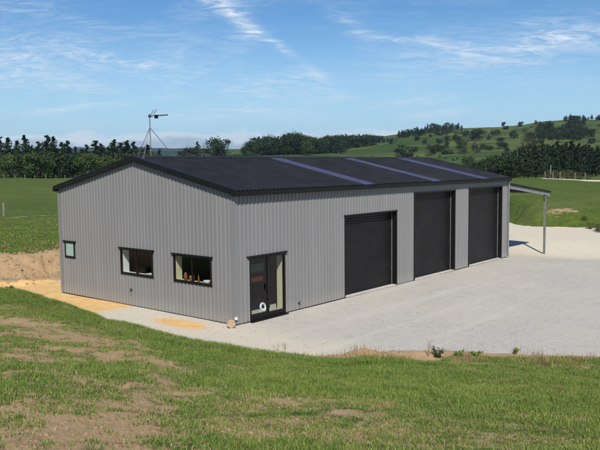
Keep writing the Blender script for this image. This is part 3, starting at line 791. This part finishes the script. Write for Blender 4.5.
# antenna on the ridge
az_ = zr+.05
an_ = empty('tv_antenna', (.75, W/2, az_), 'television antenna on a braced mast standing on the shed ridge', 'antenna')
ap = Vector((.75, W/2, 6.62))
m = MB(); m.tube([(.77, W/2, az_), (.75, W/2, 7.12)], .019, 8); m.build('mast', MAT['postg'], an_)
for ft in ((.22, W/2-.25, az_-.08), (.55, W/2+.6, az_-.15), (1.80, W/2-.12, az_-.05)):
    m = MB(); m.tube([ft, ap], .012, 6); m.box((ft[0]-.05, ft[1]-.05, ft[2]-.012), (ft[0]+.05, ft[1]+.05, ft[2]+.01)); m.build('brace', MAT['postg'], an_)
m = MB(); b0 = Vector((.70, W/2, 7.03)); b1 = Vector((1.40, W/2-.25, 7.10)); m.tube([b0, b1], .014, 6); m.box((.72, W/2-.04, 6.99), (.80, W/2+.04, 7.08)); bo = m.build('boom', MAT['alu'], an_)
for i in range(8):
    c_ = b0.lerp(b1, .35+i*.09); l_ = .15-.008*i
    m = MB(); m.tube([c_+Vector((.30, .95, 0))*l_, c_-Vector((.30, .95, 0))*l_], .008, 5); m.tube([c_+Vector((0, 0, .035)), c_-Vector((0, 0, .035))], .014, 5); m.build('antenna_element', MAT['black'], bo)
m = MB(); c_ = b0.lerp(b1, .40); m.box(tuple(c_-Vector((.05, .05, .10))), tuple(c_+Vector((.05, .05, .03)))); m.build('dipole_box', MAT['black'], bo)
m = MB(); m.tube([(.85, W/2, 7.03), (1.08, W/2-.03, 7.30)], .014, 6); m.tube([(.80, W/2, 7.08), (.98, W/2+.02, 7.28)], .010, 6); m.build('reflector', MAT['alu'], bo)

# ------------------------------------------------------------------ plants
def weed(u, v, h, n, label, mat, stalks=True, r=.10):
    x, y = backp(u, v); z = hz(x, y)
    e = empty('weed_plant', (x, y, z), label, 'weed', 'weeds on the edge of the gravel')
    m = MB()
    tips = []
    for i in range(n):
        a = random.uniform(0, 6.28); l = h*random.uniform(.6, 1); t = Vector((x+math.cos(a)*r*random.uniform(.3, 1.4), y+math.sin(a)*r*random.uniform(.3, 1.4), z+l))
        m.tube([(x+math.cos(a)*.02, y+math.sin(a)*.02, z-.02), tuple(Vector((x, y, z+l*.5)).lerp(t, .4)), tuple(t)], [.006, .005, .003], 5); tips.append(t)
    m.build('stem', MAT['b3'] if stalks else mat, e)
    m = MB()
    for t in tips:
        for k in range(34 if not stalks else 5):
            f_ = random.uniform(.2 if not stalks else .6, 1); c_ = Vector((x, y, z)).lerp(t, f_); s_ = random.uniform(.02, .05)*(.8 if not stalks else .6)
            d_ = Vector((random.gauss(0, 1), random.gauss(0, 1), random.gauss(.3, .6))).normalized(); w_ = d_.cross(Vector((random.gauss(0, 1), random.gauss(0, 1), 1))).normalized()
            m.poly([c_, c_+d_*s_+w_*s_*.35, c_+d_*s_*2, c_+d_*s_-w_*s_*.35])
    m.build('leaves', mat, e)
weed(438, 359, .30, 9, 'dark leafy weed standing on the brown edge of the gravel', MAT['leaf'], False, .16)
weed(460, 357, .15, 9, 'low green weed just right of the dark leafy weed', MAT['b1'], False, .2)
weed(476, 356, .13, 9, 'second low green weed to the right of the dark leafy weed', MAT['b1'], False, .18)
weed(285, 355, .40, 6, 'tall dry stalks on the grass edge below the glass door', MAT['b3'])
weed(276, 352, .26, 5, 'short dry stalks just left of the tall dry stalks', MAT['b3'])
weed(515, 354, .15, 8, 'leafy weed on the gravel edge in front of the third roller door', MAT['b1'], False, .1)
weed(428, 357, .5, 5, 'thin dry stalks left of the dark leafy weed', MAT['b3'])

# trees: crown faces are leaf clumps spread through the volume
def leaf_faces(m, c, s):
    d = Vector((random.gauss(0, 1), random.gauss(0, 1), random.gauss(0, .7))).normalized()
    w = d.cross(Vector((random.gauss(0, 1), random.gauss(0, 1), random.gauss(0, 1)))).normalized()
    m.poly([c-d*s*.6, c+w*s*.5+d*s*.1, c+d*s*.8, c-w*s*.45+d*s*.05])
def pine_proto(seed, h=10.0, n=2600, wide=.27):
    random.seed(seed); t = MB(); c = MB(); lean = random.uniform(-.3, .3)
    P = [(lean*(k/6)**2, 0, h*.97*k/6) for k in range(7)]
    t.tube(P, [.26*(1-k/6.6) for k in range(7)], 7)
    nb = 78
    for b in range(nb):
        f = .10+.90*(b+.5)/nb if b % 2 else random.uniform(.12, .8); z = h*f; a = random.uniform(0, 6.28)
        R = h*wide*(1-f)**.85*random.uniform(.55, 1.2)+.10
        e = Vector((math.cos(a)*R, math.sin(a)*R, z+R*random.uniform(-.05, .35))); s0 = Vector((lean*f*f, 0, z))
        if b % 3 == 0: t.tube([s0, e], [.06, .02], 4)
        for k in range(int(n/nb)):
            q = random.random()**.6; p = s0.lerp(e, q); sp = .09+.20*R*(.4+q*.5)
            leaf_faces(c, p+Vector((random.gauss(0, sp), random.gauss(0, sp), random.gauss(.1, sp*.6))), random.uniform(.16, .40))
    return t, c
def broad_proto(seed, h=6.0, n=2600, wd=1.0, low=.15):
    random.seed(seed); t = MB(); c = MB()
    t.tube([(0, 0, 0), (.05, 0, h*.25), (.1, .05, h*.5)], [.2, .15, .1], 7)
    nb = 26
    for b in range(nb):
        a = random.uniform(0, 6.28); f = random.uniform(low, .92); R = h*.42*wd*math.sqrt(max(.05, 1-((f-.45)/.6)**2))*random.uniform(.35, 1)
        e = Vector((math.cos(a)*R, math.sin(a)*R, h*f)); t.tube([(.05, 0, h*.2), tuple(e*.5+Vector((0, 0, h*.1))), tuple(e)], [.08, .05, .02], 4)
        sp = h*random.uniform(.06, .12)
        for k in range(int(n/nb)):
            leaf_faces(c, e+Vector((random.gauss(0, sp), random.gauss(0, sp), random.gauss(0, sp*.75))), random.uniform(.14, .36)*h/6)
    return t, c
def make_proto(name, tc, lm):
    hs_ = sorted(p[2] for p in tc[1].v)[int(len(tc[1].v)*.997)]; k_ = {'pine_tree': 10.0, 'broadleaf_tree': 6.0, 'scrub_bush': 3.0}[name]/hs_
    for q in tc: q.v = [(x*k_, y*k_, z*k_) for x, y, z in q.v]
    tm = tc[0].build('trunk', MAT['bark']); cm = tc[1].build('crown', lm)
    COL.objects.unlink(tm); COL.objects.unlink(cm)
    return (name, tm, cm)
PINES = [make_proto('pine_tree', pine_proto(i), MAT['pine']) for i in (1, 2, 3, 4)]
BRO = [make_proto('broadleaf_tree', broad_proto(i), MAT['leaf']) for i in (11, 12, 13)]
BRD = [make_proto('broadleaf_tree', broad_proto(i), MAT['leafd']) for i in (21, 22, 23)]
BRW = [make_proto('scrub_bush', broad_proto(i, 3.0, 1300, 1.5, .05), MAT['leafo']) for i in (31, 32)]
HB = {id(PINES[0]): 10}
NT = [0]
random.seed(5)
def plant(pr, u, d, h, label, group, wide=1.0, ph=10.0, cat='tree', sink=.15):
    x, y = pol(u, d); z = hz(x, y)-sink
    name, tm, cm = pr; ph = {'pine_tree': 10.0, 'broadleaf_tree': 6.0, 'scrub_bush': 3.0}[name]
    r = bpy.data.objects.new(name, None); COL.objects.link(r); r.location = (x, y, z); tag(r, label, cat, group)
    s = h/ph; q_ = random.uniform(.8, 1.25); r.scale = (s*wide*q_, s*wide/q_, s); r.rotation_euler = (0, 0, random.uniform(0, 6.28))
    for q in (tm, cm): c = q.copy(); COL.objects.link(c); c.parent = r
    NT[0] += 1
def top(u, d, v):
    """height of a tree whose top reaches apparent row v"""
    x, y = pol(u, d); return max(1.5, zi(u, d, v+.6)-hz(x, y))
# pines along the far edge of the left paddock
g = 'dark pines along the far side of the left paddock'
for u, v in ((-14,136),(0,132),(11,137),(20,140),(27,135),(40,141),(49,135),(56,136),(64,142),(69,140),(77,146),(88,144),(97,140),(103,143),(110,146),(116,139),(122,142),(129,140),(136,141),(143,146),(149,144),(34,145),(161,148),(84,148),(-26,138)):
    d = random.uniform(236, 262); plant(random.choice(PINES), u, d, top(u, d, v), 'dark pine in the row behind the bushes of the left paddock', g, random.uniform(1.25, 1.75))
g = 'bushy trees along the left paddock fence'
for i in range(34):
    u = -22+i*5.6+random.uniform(-2, 2); d = random.uniform(212, 232); v = 154+random.uniform(-3, 4)
    br = random.random() < .42
    plant(random.choice(BRO if br else BRD), u, d, top(u, d, v), 'bright green bushy tree along the far fence of the left paddock' if br else 'dark green bushy tree along the far fence of the left paddock', g+(' bright' if br else ' dark'), random.uniform(1.0, 1.5), 6)
# trees on the low hills beyond the roof
for u, v, d, k, lb in ((219,137.5,430,BRD,'large round dark tree rising alone above the middle of the roof'),(199,141,460,PINES,'small dark tree standing left of the large round tree'),(190,146,430,BRD,'low round tree left of the small dark tree beyond the roof')):
    plant(random.choice(k), u, d, top(u, d, v), lb, None, 1.35 if k is BRD else 1.2, 6 if k is BRD else 10)
g = 'mixed trees on the low hills beyond the roof'
for i in range(34):
    u = random.uniform(160, 262); d = random.uniform(290, 470); v = 152+random.uniform(-3, 5)
    if 196 < u < 240 and d > 380: v += 4
    plant(random.choice(BRD if random.random() < .7 else BRO), u, d, min(6.5, top(u, d, v))*random.uniform(.6, 1), 'broadleaf tree among the mixed trees on the low hills beyond the roof', g, random.uniform(.9, 1.4), 6)
g = 'dark tree belt beyond the roof'
for i in range(64):
    u = 246+i*1.52+random.uniform(-1.5, 1.5); d = random.uniform(500, 560)
    v = np.interp(u, [246, 258, 268, 280, 291, 305, 318, 340], [143, 136, 134, 136, 132, 133, 136, 134.5])+random.uniform(-.5, 5)
    plant(random.choice(PINES if random.random() < .45 else BRD), u, d, top(u, d, v), 'dark tree in the dense belt crossing the middle of the skyline', g, random.uniform(1.0, 1.5), 10 if False else 8)
for i in range(44):
    u = 338+i*1.45+random.uniform(-1.5, 1.5); d = random.uniform(640, 720)
    v = np.interp(u, [338, 350, 365, 380, 395, 405], [134, 133, 132.5, 134, 138, 140])+random.uniform(-.5, 4)
    if u > 402: continue
    plant(random.choice(PINES if random.random() < .4 else BRD), u, d, min(18, top(u, d, v)), 'dark tree in the dense belt crossing the middle of the skyline', g, random.uniform(1.0, 1.5), 8)
g = 'trees at the foot of the hills'
for i in range(24):
    u = random.uniform(245, 470); d = random.uniform(300, 430)
    v = np.interp(u, [245, 330, 400, 470], [156, 156, 155, 155])+random.uniform(-3, 4)
    plant(random.choice(BRO+BRD+BRW), u, d, min(6, top(u, d, v))*random.uniform(.5, 1), 'small tree or bush scattered at the foot of the hills beyond the roof', g, random.uniform(.9, 1.6), 6)
plant(BRD[0], 404, 430, top(404, 430, 144), 'big dark bush standing out on the pale slope beyond the second roof strip', None, 1.5, 6)
plant(BRO[1], 308, 470, top(308, 470, 140), 'yellow green tree standing out against the dark belt', None, 1.1, 6)
# hill: scattered trees and ridge trees
g = 'small trees scattered on the hillside'
for u, v, d in ((455,140,640),(458,144,620),(492,138,700),(497,139,690),(511,140,640),(515,143,630),(461,148,560),(447,146,560),(438,150,520),(432,155,480),(475,152,520),(483,150,530),(466,141,680),(520,133,780),(503,129,860),(535,128,800),(445,136,720),(425,143,600),(417,139,650),(412,149,520),(530,145,600),(538,143,620)):
    plant(random.choice(BRD), u, d, random.uniform(4, 7), 'dark tree scattered on the green hillside', g, random.uniform(.9, 1.4), 6)
for i in range(90):
    u = random.uniform(415, 600); d = random.uniform(430, 800)
    if random.random() < .35: u = random.choice((442, 470, 505, 532))+random.gauss(0, 7); d = random.uniform(470, 640)
    plant(random.choice(BRD+BRW), u, d, random.uniform(1.6, 4.8), 'small dark bush dotted over the green hillside', 'small bushes dotted over the hillside', random.uniform(1.0, 2.4), 5)
plant(BRD[1], 477, 620, 10, 'largest round bush on the open hillside', None, 1.6, 6)
g = 'trees along the hill skyline'
for i in range(30):
    u = 400+i*2.1+random.uniform(-.8, .8); d = 720+(u-400)*2.2
    plant(random.choice(PINES+BRD), u, d+random.uniform(-25, 25), random.uniform(5, 10) if u < 466 else 3.5, 'small tree along the skyline of the hill', g, random.uniform(1.1, 1.7), 8)
g = 'dark wood on the upper right hill'
for i in range(64):
    u = random.uniform(538, 583); d = random.uniform(590, 740)
    plant(random.choice(BRD+PINES), u, d, random.uniform(5, 9), 'dark tree in the wood below the top of the right hill', g, random.uniform(1.1, 1.6), 7)
for i in range(46):
    u = random.uniform(562, 640); d = random.uniform(850, 940)
    plant(random.choice(PINES+BRD), u, d, random.uniform(4, 7), 'dark tree in the wood along the top of the right hill', g+' top', random.uniform(1.2, 1.8), 8)
# pine grove right
g = 'dark pines of the grove behind the grass slope'
for i in range(92):
    u = 478+i*1.75+random.uniform(-2, 2); d = random.uniform(168, 235)
    v = np.interp(u, [478, 500, 515, 527, 545, 565, 590, 640], [158, 153, 149, 145, 142, 140.5, 142, 140])+random.uniform(-1.5, 7)
    plant(random.choice(PINES), u, d, top(u, d, v), 'dark pine in the dense grove behind the grass slope on the right', g, random.uniform(.95, 1.35))
g = 'bushes left of the pine grove'
for i in range(26):
    u = 455+i*2.3; d = random.uniform(150, 200); v = np.interp(u, [455, 480, 510], [168, 160, 156])+random.uniform(-3, 5)
    plant(random.choice(BRD), u, d, top(u, d, v), 'dark bushy tree rising behind the far end of the roof', g, random.uniform(1.0, 1.5), 6)
g = 'rough bushes on the bank'
for u, d, h in ((592, 60, .6), (599, 58, .7), (606, 57, .7), (585, 62, .4)):
    plant(random.choice(BRW), u, d, h, 'low dark scrub on the slope above the right edge of the gravel', g, 1.2, 3, 'bush', .05)
for u, d, h in ((548, 106, .9), (553, 107, 1.3), (560, 107, 1.0), (567, 108, 1.3), (574, 108, .9), (580, 109, 1.1), (588, 109, .8)):
    plant(BRW[0], u, d, h, 'rough olive scrub behind the track at the top of the slope', 'scrub behind the track', 1.3, 3, 'bush', .05)
plant(BRD[2], 6, 27.9, .45, 'small green weed clump on the raw soil cut left of the shed', None, 1.0, 6, 'bush', .02)

# ------------------------------------------------------------------ fences
def fence(pts, label, hgt, name='wire_fence', pr=.06, wires=4):
    P = []
    for x, y in pts: P.append(Vector((x, y, hz(x, y))))
    e = empty(name, P[0], label, 'fence')
    for p in P:
        m = MB(); m.tube([(p.x, p.y, p.z-.2), (p.x, p.y, p.z+hgt-.03), (p.x, p.y, p.z+hgt)], [pr, pr, pr*.8], 8); m.build('post', MAT['fpost'], e)
    for k in range(wires):
        m = MB(); m.tube([p+Vector((0, pr, hgt*(.25+.22*k))) for p in P], .0035, 4); m.build('wire', MAT['wire'], e)
fence([pol(u, d) for u, d in ((-40, 68), (3.5, 66), (30, 63.5))][:2], 'short run of wire fence with one stout post on the left paddock', 1.15, pr=.10)
fence([pol(u, 205+u*.02) for u in (-20, -6, 5, 16, 26, 36, 47, 57, 66, 77, 88)], 'long post and wire fence before the bushes across the left paddock', 1.1, pr=.07)
fence([pol(u, 105+abs(u-560)*.05) for u in (545, 553, 560, 575, 585, 604)], 'row of fence posts along the track at the top of the slope', .95, pr=.055, wires=1)
x, y = pol(550.5, 104); z = hz(x, y)
m = MB(); m.tube([(x, y, z-.3), (x, y, z+1.0), (x+.02, y, z+1.9)], [.09, .08, .07], 8)
po = m.build('marker_post', MAT['fpost'], loc=(x, y, z)); tag(po, 'tallest pale post beside the start of the track on the slope', 'post')

# ------------------------------------------------------------------ light
SD = Vector((2.45, 2.35, -3.5)).normalized()      # direction the sunlight travels
ELEV = math.asin(-SD.z); AZ = math.atan2(-SD.y, -SD.x)
sl = bpy.data.lights.new('sun', 'SUN'); sl.energy = 4.6; sl.angle = math.radians(.53); sl.color = (1, .955, .88)
so = bpy.data.objects.new('sun', sl); COL.objects.link(so); so.rotation_euler = SD.to_track_quat('-Z', 'Y').to_euler(); so.location = (-20, -20, 40)

wd = bpy.data.worlds.new('World'); S.world = wd; wd.use_nodes = True; nt = wd.node_tree
bg = nt.nodes['Background']; bg.inputs[1].default_value = .088
sk = nt.nodes.new('ShaderNodeTexSky'); sk.sky_type = 'NISHITA'; sk.sun_disc = False
sk.sun_elevation = ELEV; sk.sun_rotation = math.radians(90)-AZ
sk.altitude = 50; sk.air_density = 1.0; sk.dust_density = .1; sk.ozone_density = 3.0
tc = nt.nodes.new('ShaderNodeTexCoord'); vr = nt.nodes.new('ShaderNodeVectorRotate'); vr.rotation_type = 'Z_AXIS'
nt.links.new(tc.outputs['Generated'], vr.inputs['Vector']); vr.inputs['Angle'].default_value = -YAW
sx = nt.nodes.new('ShaderNodeSeparateXYZ'); nt.links.new(vr.outputs[0], sx.inputs[0])
# s, t: bearing and elevation of a direction, as tangents about the compass bearing of the shed
fx = mathn(nt, 'MAXIMUM', sx.outputs[0], .05)
s_ = mathn(nt, 'DIVIDE', mathn(nt, 'MULTIPLY', sx.outputs[1], -1), fx); t_ = mathn(nt, 'DIVIDE', sx.outputs[2], fx)
front = ramp(nt, sx.outputs[0], .1, .4)
cb = nt.nodes.new('ShaderNodeCombineXYZ'); nt.links.new(s_, cb.inputs[0]); nt.links.new(t_, cb.inputs[1])
mp = nt.nodes.new('ShaderNodeMapping'); nt.links.new(cb.outputs[0], mp.inputs[0]); mp.inputs['Rotation'].default_value = (0, 0, .12); mp.inputs['Scale'].default_value = (1.6, 8, 1)
n1 = noise(nt, mp.outputs[0], 2.3, 9, .62, 1.0)
mp2 = nt.nodes.new('ShaderNodeMapping'); nt.links.new(cb.outputs[0], mp2.inputs[0]); mp2.inputs['Rotation'].default_value = (0, 0, .35); mp2.inputs['Scale'].default_value = (8, 46, 1)
n2 = noise(nt, mp2.outputs[0], 2.0, 10, .72, 1.8)
wq = nt.nodes.new('ShaderNodeTexNoise'); wq.inputs['Scale'].default_value = 7; wq.inputs['Detail'].default_value = 4; nt.links.new(cb.outputs[0], wq.inputs['Vector'])
wsp = nt.nodes.new('ShaderNodeSeparateColor'); nt.links.new(wq.outputs['Color'], wsp.inputs[0])
s2 = mathn(nt, 'MULTIPLY_ADD', mathn(nt, 'SUBTRACT', wsp.outputs[0], .5), .05, s_); t2 = mathn(nt, 'MULTIPLY_ADD', mathn(nt, 'SUBTRACT', wsp.outputs[1], .5), .035, t_)
def streak(u, v, u2, v2, w, amp, tex=None):
    """a soft cirrus streak between two directions"""
    ax, ay, bx, by = (u-300)/F, (hy(u)-v)/F, (u2-300)/F, (hy(u2)-v2)/F
    cx, cy = (ax+bx)/2, (ay+by)/2; l = math.hypot(bx-ax, by-ay)/2; c, s = (bx-ax)/2/l, (by-ay)/2/l
    dx = mathn(nt, 'SUBTRACT', s2, cx); dy = mathn(nt, 'SUBTRACT', t2, cy)
    p = mathn(nt, 'ADD', mathn(nt, 'MULTIPLY', dx, c/l), mathn(nt, 'MULTIPLY', dy, s/l))
    q = mathn(nt, 'ADD', mathn(nt, 'MULTIPLY', dx, -s*F/w), mathn(nt, 'MULTIPLY', dy, c*F/w))
    r = mathn(nt, 'ADD', mathn(nt, 'POWER', mathn(nt, 'ABSOLUTE', p), 4.0), mathn(nt, 'MULTIPLY', q, q))
    e = mathn(nt, 'EXPONENT', mathn(nt, 'MULTIPLY', r, -1))
    return mathn(nt, 'MULTIPLY', e, amp)
acc = None
for a in ((190,-14,262,36,9,.40),(225,12,290,58,5,.60),(280,50,330,84,4,.30),(328,12,372,42,6,.28),(365,38,455,51,4,.50),(440,52,560,44,13,.34),(380,66,600,50,26,.26),(520,40,660,20,14,.28),
          (-60,70,190,62,24,.30),(-40,48,120,92,16,.30),(20,112,140,103,4.5,.50),(120,92,330,84,20,.20),(160,118,300,112,6,.40),(370,104,455,100,4.5,.42),(395,117,480,113,3.5,.45),(300,100,360,98,6,.25),
          (-20,20,120,8,12,.10),(290,70,350,104,10,.16)):
    v = streak(*a); acc = v if acc is None else mathn(nt, 'ADD', acc, v)
tex = mathn(nt, 'ADD', mathn(nt, 'MULTIPLY', mathn(nt, 'MULTIPLY', ramp(nt, n1, .30, .68), ramp(nt, n2, .34, .66)), 1.35), mathn(nt, 'MULTIPLY', ramp(nt, n2, .38, .72), .35))
cl = mathn(nt, 'MULTIPLY', acc, mathn(nt, 'ADD', tex, .10))
gen = mathn(nt, 'MULTIPLY', mathn(nt, 'MULTIPLY', ramp(nt, n1, .40, .75), ramp(nt, n2, .32, .70)), .26)
veil = mathn(nt, 'MULTIPLY', ramp(nt, t_, .22, .01), .62)
cl = mathn(nt, 'MULTIPLY', mathn(nt, 'ADD', cl, gen), front, clamp=True)
cl = mathn(nt, 'MULTIPLY', cl, ramp(nt, t_, -.01, .02))
hs = nt.nodes.new('ShaderNodeHueSaturation'); hs.inputs['Saturation'].default_value = 1.24; hs.inputs['Value'].default_value = 1.0
nt.links.new(sk.outputs[0], hs.inputs['Color'])
tn = mixc(nt, 1.0, hs.outputs[0], (.83, .965, 1.07)); tn.node.blend_type = 'MULTIPLY'
c0 = mixc(nt, mathn(nt, 'MULTIPLY', veil, front), tn, (4.9, 7.9, 10.4))
c1 = mixc(nt, cl, c0, (8.6, 9.3, 10.0))
# low bank of cloud over the far hills, white top and grey foot
mp3 = nt.nodes.new('ShaderNodeMapping'); nt.links.new(cb.outputs[0], mp3.inputs[0]); mp3.inputs['Scale'].default_value = (14, 45, 1)
n3 = noise(nt, mp3.outputs[0], 1.0, 6, .6)
tt = mathn(nt, 'SUBTRACT', t_, mathn(nt, 'MULTIPLY', mathn(nt, 'SUBTRACT', n3, .5), .045))
bank = mathn(nt, 'MULTIPLY', mathn(nt, 'MULTIPLY', ramp(nt, tt, .050, .040), front), ramp(nt, s_, .3, .1))
gcol = mixc(nt, ramp(nt, tt, .028, .042), (4.4, 5.6, 6.8), (8.2, 9.4, 10.2))
c2 = mixc(nt, mathn(nt, 'MULTIPLY', bank, .95), c1, gcol)
nt.links.new(c2, bg.inputs[0])

# ------------------------------------------------------------------ air
HAZE = 0.00009
if HAZE:
    m = MB(); m.box((-5400, -5400, -120), (5400, 5400, 300)); hm = bpy.data.materials.new('thin_air'); hm.use_nodes = True
    n_ = hm.node_tree; n_.nodes.remove(n_.nodes['Principled BSDF']); pv = n_.nodes.new('ShaderNodeVolumePrincipled')
    pv.inputs['Color'].default_value = (.62, .80, 1, 1); pv.inputs['Density'].default_value = HAZE; pv.inputs['Anisotropy'].default_value = .2
    n_.links.new(pv.outputs[0], n_.nodes['Material Output'].inputs['Volume'])
    ho = m.build('haze', hm); ho['kind'] = 'stuff'

# ------------------------------------------------------------------ render settings
S.view_settings.view_transform = 'Standard'; S.view_settings.look = 'None'; S.view_settings.gamma = 1
S.view_settings.exposure = .2; S.view_settings.use_curve_mapping = False
S.render.engine = 'CYCLES'
S.cycles.max_bounces = 6; S.cycles.diffuse_bounces = 2; S.cycles.transparent_max_bounces = 8; S.cycles.volume_bounces = 0
S.cycles.use_denoising = True
